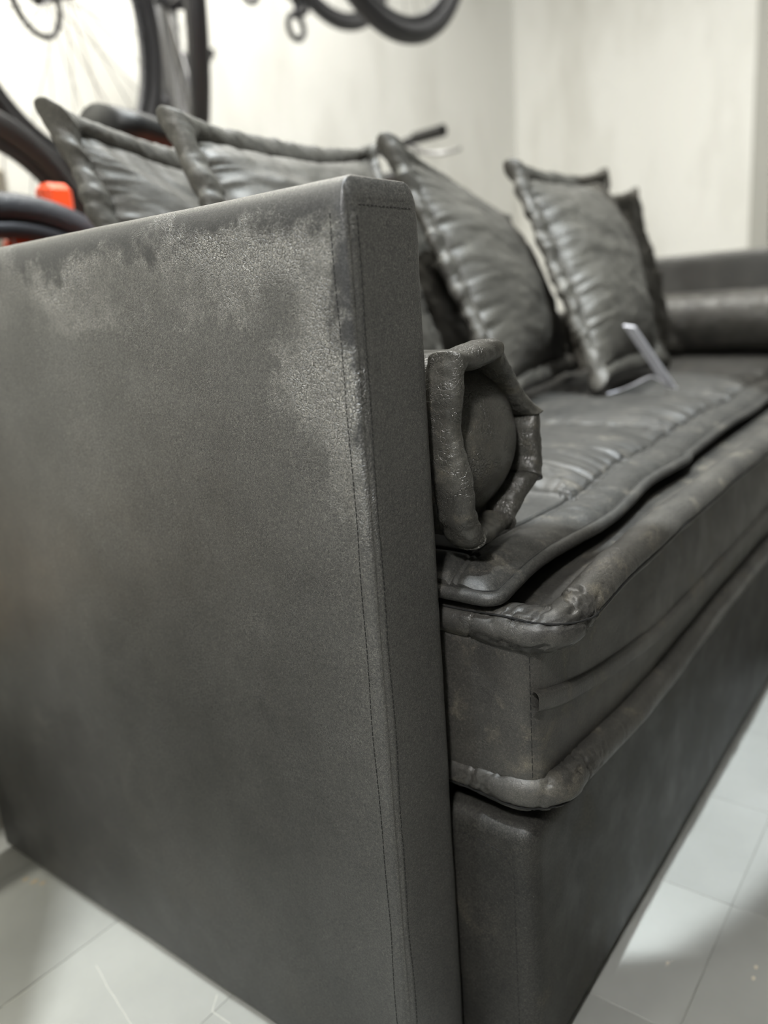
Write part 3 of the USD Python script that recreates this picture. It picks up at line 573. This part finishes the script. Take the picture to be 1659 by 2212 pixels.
def bicycle(label, mat4, R=.335, paint=GREYP, saddle=.95, crank=-1.2, tyre=.025, bar=1.03, sdx=0., hdz=.86):
    t = thing('bicycle', label, 'bicycle', mat=mat4)
    k = R / .335; ax_r, ax_f, bb = np.array([-.43 * k, 0, R + tyre]), np.array([.62 * k, 0, R + tyre]), np.array([0, 0, .28 * k])
    st = np.array([-.18 * k, 0, .28 * k + .46 * k]); hd = np.array([.40 * k, 0, hdz * k]); hl = np.array([.445 * k, 0, (hdz - .12) * k])
    for c in (ax_r, ax_f):
        w = part(t, 'wheel', cyl_y(c, .018, .09), DARKM, 40)
        part(w, 'tyre', ring(c, R, tyre), RUBBER, 60)
        part(w, 'rim', ring(c, R - .030, .013, 72, 8), DARKM, 60)
        if paint is ORANGE:
            for q in (1.42, 1.95, 4.0): part(w, 'reflector', cyl_y((0, 0, 0), .012, .012).apply_scale((3.0, 1, 1.6)).apply_transform(trimesh.transformations.rotation_matrix(PI / 2 - q, [0, 1, 0])).apply_translation(c + [(R - .050) * math.cos(q), .012, (R - .050) * math.sin(q)]), ORANGE, 40)
        a = np.arange(28) * 2 * PI / 28
        part(w, 'spokes', cat_([rod(c + [.016 * math.cos(q + .5 * (-1) ** i), .03 * (-1) ** i, .016 * math.sin(q + .5 * (-1) ** i)], c + [(R - .03) * math.cos(q), 0, (R - .03) * math.sin(q)], .0011, 5) for i, q in enumerate(a)]), METAL, 40)
        part(w, 'brake_rotor', ring(c + [0, .045, 0], .072, .006, 40, 6), DARKM, 40)
    fr = cat_([rod(bb, st, .016), rod(st, hd, .017), rod(bb, hl, .020), rod(hd + (hd - hl) * .2, hl, .021)] + [rod(p + [0, s * .03, 0], ax_r + [0, s * .055, 0], .009) for p in (bb, st) for s in (-1, 1)] + [cyl_y(bb, .022, .075)])
    part(t, 'frame', fr, paint, 40)
    part(t, 'fork', cat_([rod(hl, hl + [.012, 0, -.06 * k], .018)] + [rod(hl + [.012, s * .05, -.06 * k], ax_f + [0, s * .05, 0], .013) for s in (-1, 1)] + [rod(hl + [.012, -.05, -.06 * k], hl + [.012, .05, -.06 * k], .015)]), DARKM, 40)
    top = np.array([hd[0] - .01, 0, bar]); part(t, 'stem', cat_([rod(hd, top, .015), rod(top, top + [.05, 0, .01], .016)]), DARKM, 40)
    hb = top + [.05, 0, .01]; w = .30 * k
    part(t, 'handlebar', tube(soften(np.array([hb + [-.03, -w + .10, .012], hb + [-.01, -.1, 0], hb, hb + [-.01, .1, 0], hb + [-.03, w - .10, .012]]), 1), .012, 10), DARKM, 40)
    for s in (-1, 1):
        part(t, 'grip', rod(hb + [-.03, s * (w - .11), .012], hb + [-.04, s * w, .014], .0165, 14), BLACK, 40)
        lv = soften(np.array([hb + [-.02, s * (w - .14), .0], hb + [.03, s * (w - .13), -.025], hb + [.045, s * (w - .06), -.035], hb + [.03, s * (w + .01), -.03]]), 1)
        bl = part(t, 'brake_lever', tube(lv, .0055, 8), METAL, 40)
        cp = soften(resample([hb + [.0, s * (w - .14), 0], hb + [.11, s * .12, -.03], hb + [.10, s * .04, -.12], hl + [.03, 0, .02]], 20), 8)
        part(bl, 'cable', tube(cp, .0028, 6), BLACK, 40)
    sp = st + (st - bb) / np.linalg.norm(st - bb) * .0; top_s = np.array([st[0] - .07 * (saddle - st[2]) / .3 + sdx, 0, saddle - .05])
    part(t, 'seat_post', rod(sp, top_s, .013), DARKM, 40)
    sx = np.concatenate([[-.13], np.linspace(-.13, .15, 24), [.15]]); wd = np.interp(sx, [-.13, -.10, -.02, .06, .13, .15], [.045, .068, .050, .024, .018, .008]); wd[[0, -1]] = 1e-4; hz = np.interp(sx, [-.13, .15], [.030, .020]); hz[[0, -1]] = 1e-4; th = np.arange(16) * 2 * PI / 16
    SP = np.stack([top_s[0] + sx[:, None] + 0 * th, wd[:, None] * np.cos(th), saddle - .02 + .02 * np.interp(sx, [-.13, .15], [.6, -.2])[:, None] + hz[:, None] * np.sin(th)], -1)
    sd = part(t, 'saddle', grid(SP, closev=True, flip=True), BLACK, 60)
    part(sd, 'rail', cat_([rod([top_s[0] - .09, s * .02, saddle - .04], [top_s[0] + .10, s * .02, saddle - .04], .004) for s in (-1, 1)]), METAL, 40)
    cr = part(t, 'crankset', cat_([ring(bb + [0, -.045, 0], .085 * k, .006, 40, 6), cyl_y(bb + [0, -.045, 0], .035, .006)]), DARKM, 40)
    for s in (-1, 1):
        d = np.array([math.cos(crank), 0, math.sin(crank)]) * s * .17 * k; e = bb + d + [0, s * -.065, 0]
        part(cr, 'crank_arm', rod(bb + [0, s * -.06, 0], e, .010), DARKM, 40)
        pc = e + [0, s * -.055, 0]
        part(cr, 'pedal', cat_([cbox(pc + np.array([-.045, -.04, -.008]), pc + np.array([-.033, .04, .008]), .002), cbox(pc + np.array([.033, -.04, -.008]), pc + np.array([.045, .04, .008]), .002), rod(pc - [0, .045, 0], pc + [0, .045, 0], .007), cbox(pc + np.array([-.045, -.04, -.005]), pc + np.array([.045, -.032, .005]), .001), cbox(pc + np.array([-.045, .032, -.005]), pc + np.array([.045, .04, .005]), .001)]), DARKM, 40)
    d0 = ax_r + [.01, -.05, -.08 * k]
    der = part(t, 'derailleur', cat_([rod(ax_r + [0, -.05, 0], d0, .010), rod(d0, d0 + [.04, 0, -.085], .009)]), DARKM, 40)
    for q in (d0, d0 + [.04, 0, -.085]): part(der, 'jockey_wheel', ring(q, .019, .006, 20, 6), DARKM, 40)
    part(t, 'cassette', cat_([cyl_y(ax_r + [0, -.045 + .006 * i, 0], .06 - .008 * i, .002) for i in range(5)]), METAL, 40)
    ch = [ax_r + [0, -.045, .045 * k], bb + [0, -.045, .085 * k]], [d0 + [.04, 0, -.104], bb + [0, -.045, -.085 * k]]
    part(t, 'chain', cat_([rod(a, b, .0045, 6) for a, b in ch]), DARKM, 40)
    return t
def pose(loc, az, pitch=0., roll=0., steer=0):
    """The bicycle's ground point under its crank at loc, heading az degrees from +x, nose raised by pitch."""
    Rm = trimesh.transformations.rotation_matrix
    m = Rm(math.radians(az), [0, 0, 1]) @ Rm(-math.radians(pitch), [0, 1, 0]) @ Rm(math.radians(roll), [1, 0, 0]); m[:3, 3] = loc
    return Gf.Matrix4d(*[float(v) for v in m.T.ravel()])
def front_at(c, az, R=.335, tyre=.025, pitch=0.):
    """Where the bicycle stands when its front hub is at c."""
    k = R / .335; a, p = math.radians(az), math.radians(pitch); x, z = .62 * k, R + tyre
    fx, fz = x * math.cos(p) - z * math.sin(p), x * math.sin(p) + z * math.cos(p)
    return np.array(c) - [fx * math.cos(a), fx * math.sin(a), fz]
bicycle('bicycle hung up behind the sofa whose front wheel dips into the top centre', pose(front_at((1.498, 1.0, 1.628), 0, pitch=-45), 0, -45), crank=-1.45)
bicycle('bicycle hung high at the left, its front wheel and brake disc turned half sideways', pose(front_at((.671, 1.236, 1.255), 20), 20))
bicycle('bicycle hung nearly edge-on at the left, showing only its tyre treads', pose(front_at((1.16, 1.43, 1.395), 234.5), 234.5))
bicycle('bicycle standing behind the sofa, its black handlebar grip above the pillows', pose((1.34, 1.33, 0), 0), bar=1.07)
small = bicycle('small orange bicycle on the low platform behind the left end of the sofa', pose((.58, .80, .25), 0), R=.256, tyre=.019, paint=ORANGE, saddle=.66, bar=.56, sdx=.12, hdz=.68)
part(small, 'tail_bag', cbox((-.245, .036, .505), (-.195, .072, .575), .010), ORANGE, False)
def loose_wheel(label, c, az, R=.335, tyre=.025):
    w = thing('spare_wheel', label, 'wheel', mat=pose(c, az))
    part(w, 'tyre', ring((0, 0, 0), R, tyre), RUBBER, 60); part(w, 'rim', ring((0, 0, 0), R - .028, .010, 72, 8), DARKM, 60)
    part(w, 'hub', cyl_y((0, 0, 0), .018, .09), DARKM, 40)
    part(w, 'spokes', cat_([rod([0, .03 * (-1) ** i, 0], [(R - .03) * math.cos(q), 0, (R - .03) * math.sin(q)], .0011, 5) for i, q in enumerate(np.arange(28) * 2 * PI / 28)]), METAL, 40, kind='stuff')
loose_wheel('spare bicycle wheel hung behind, overlapped by the hung front wheel at the top centre', (2.20, 1.75, 1.98), 0)
loose_wheel('spare wheel with fat black tyre standing on the low platform at the far left', (.34, 1.015, .611), 24)
CARD = plain('cardboard', (.42, .28, .15), .8); CARTON = plain('beige_carton', (.60, .55, .45), .8); WOODP = plain('platform_board', (.35, .27, .18), .6)
pl_ = thing('display_platform', 'low wooden display platform behind the sofa carrying the small orange bicycle', 'platform')
part(pl_, 'top', cbox((-.6, .66, .23), (1.40, 1.19, .25), .003), WOODP, False)
for px_ in (-.5, 1.3):
    for py_ in (.72, 1.13): part(pl_, 'leg', cbox((px_ - .03, py_ - .03, 0), (px_ + .03, py_ + .03, .23), .002), WOODP, False)
bx = thing('cardboard_box', 'tall beige carton standing against the back wall at the far left', 'box')
part(bx, 'carton', cbox((-.25, 1.75, 0), (.80, 2.25, 1.02), .004), CARTON, False)
part(bx, 'tape', cbox((-.25, 1.97, 1.0195), (.8, 2.03, 1.021), .0004), CARD, False)
b2 = thing('cardboard_box', 'small brown cardboard box lying on the tall beige carton', 'box')
part(b2, 'carton', cbox((-.15, 1.80, 1.022), (.66, 2.15, 1.12), .004), CARD, False)
part(b2, 'tape', cbox((-.15, 1.95, 1.1195), (.66, 2.0, 1.121), .0004), CARTON, False)
# unlit pendant added out of view to shade the floor by the corner, and straps that carry the hung bicycles
pn = thing('pendant_lamp', 'added unlit dome pendant, out of view, casting a shadow before the sofa corner', 'lamp')
a = np.linspace(.12, PI / 2, 24); th = np.arange(48) * 2 * PI / 48; c0 = np.array([.244, -.258, 1.50])
def dome_pts(r): return np.stack([c0[0] + r * np.sin(a)[:, None] * np.cos(th), c0[1] + r * np.sin(a)[:, None] * np.sin(th), c0[2] + (r * .8 * np.cos(a))[:, None] + 0 * th], -1)
part(pn, 'shade', cat_([grid(dome_pts(.19), closev=True), grid(dome_pts(.186), closev=True, flip=True), grid(np.stack([dome_pts(.19)[-1], dome_pts(.186)[-1]]), closev=True)]), DARKM, 40)
part(pn, 'cord', rod(c0 + [0, 0, .15], (c0[0], c0[1], HC), .003), BLACK, 40)
part(pn, 'bulb', trimesh.creation.icosphere(3, .03).apply_translation(c0 + [0, 0, .08]), plain('bulb_glass', (.6, .6, .58), .2), 60)
lamp = thing('floor_lamp', 'added black floor lamp with a glowing globe, out of view, brightening the near arm', 'lamp')  # lamp added out of view so the arm side brightens towards its top
lc = np.array([-.76, -.32, 1.34])
part(lamp, 'base', cyl_y((0, 0, 0), .13, .02, 48).apply_transform(trimesh.transformations.rotation_matrix(PI / 2, [1, 0, 0])).apply_translation((lc[0], lc[1], .01)), BLACK, 40)
part(lamp, 'pole', rod((lc[0], lc[1], .02), lc - [0, 0, .085], .009), BLACK, 40)
part(lamp, 'socket', rod(lc - [0, 0, .095], lc - [0, 0, .062], .025, 24), BLACK, 40)
GLOBE = mat('globe_glow', {'p': ('emission', dict(color=(1.0, .99, .96), strength=46. * LAMP_POWER))}, [], 'p.emission')
part(lamp, 'globe', trimesh.creation.icosphere(4, .07).apply_translation(lc), GLOBE, 60)
STRAP = plain('strap_webbing', (.06, .06, .06), .8)
for nm, (x, y, z) in (('right', (1.05, 1.0, 2.62)), ('far left', (.09, 1.025, 1.78)), ('edge-on', (1.48, 1.92, 1.91)), ('spare wheel', (2.2, 1.75, 2.30))):
    solo('hanging_strap', cbox((x - .012, y - .03, z), (x + .012, y + .03, HC), .001), STRAP, {'right': 'black strap carrying the hung bicycle at the top centre', 'far left': 'black strap carrying the hung bicycle at the far left', 'edge-on': 'black strap carrying the edge-on hung bicycle', 'spare wheel': 'black strap carrying the hung spare wheel'}[nm], 'strap', smooth=False)

# a loose derailleur with its chain, hanging on a cable between the hung bicycles
dr = thing('hanging_derailleur', 'black derailleur cage and chain loop hanging on a cable left of the two hung wheels', 'derailleur')
q0, q1, q2, q3 = np.array([1.673, 1.5, 1.460]), np.array([1.705, 1.5, 1.530]), np.array([1.60, 1.5, 1.522]), np.array([1.487, 1.5, 1.515])
part(dr, 'cage_ring', ring(q0, .034, .009, 36, 8), DARKM, 60)
part(dr, 'jockey_wheel', ring(q1, .026, .009, 30, 8), DARKM, 60); part(dr, 'jockey_wheel', ring(q3, .030, .008, 30, 8), DARKM, 60)
part(dr, 'arm', cat_([rod(q0 + [0, 0, .03], q1, .012), rod(q1, q2 + [.02, 0, .03], .012), rod(q2 + [.02, 0, .03], q3 + [-.05, 0, .01], .008)]), DARKM, 40)
part(dr, 'cable', rod(q1, (q1[0], q1[1], HC), .003), BLACK, 40)
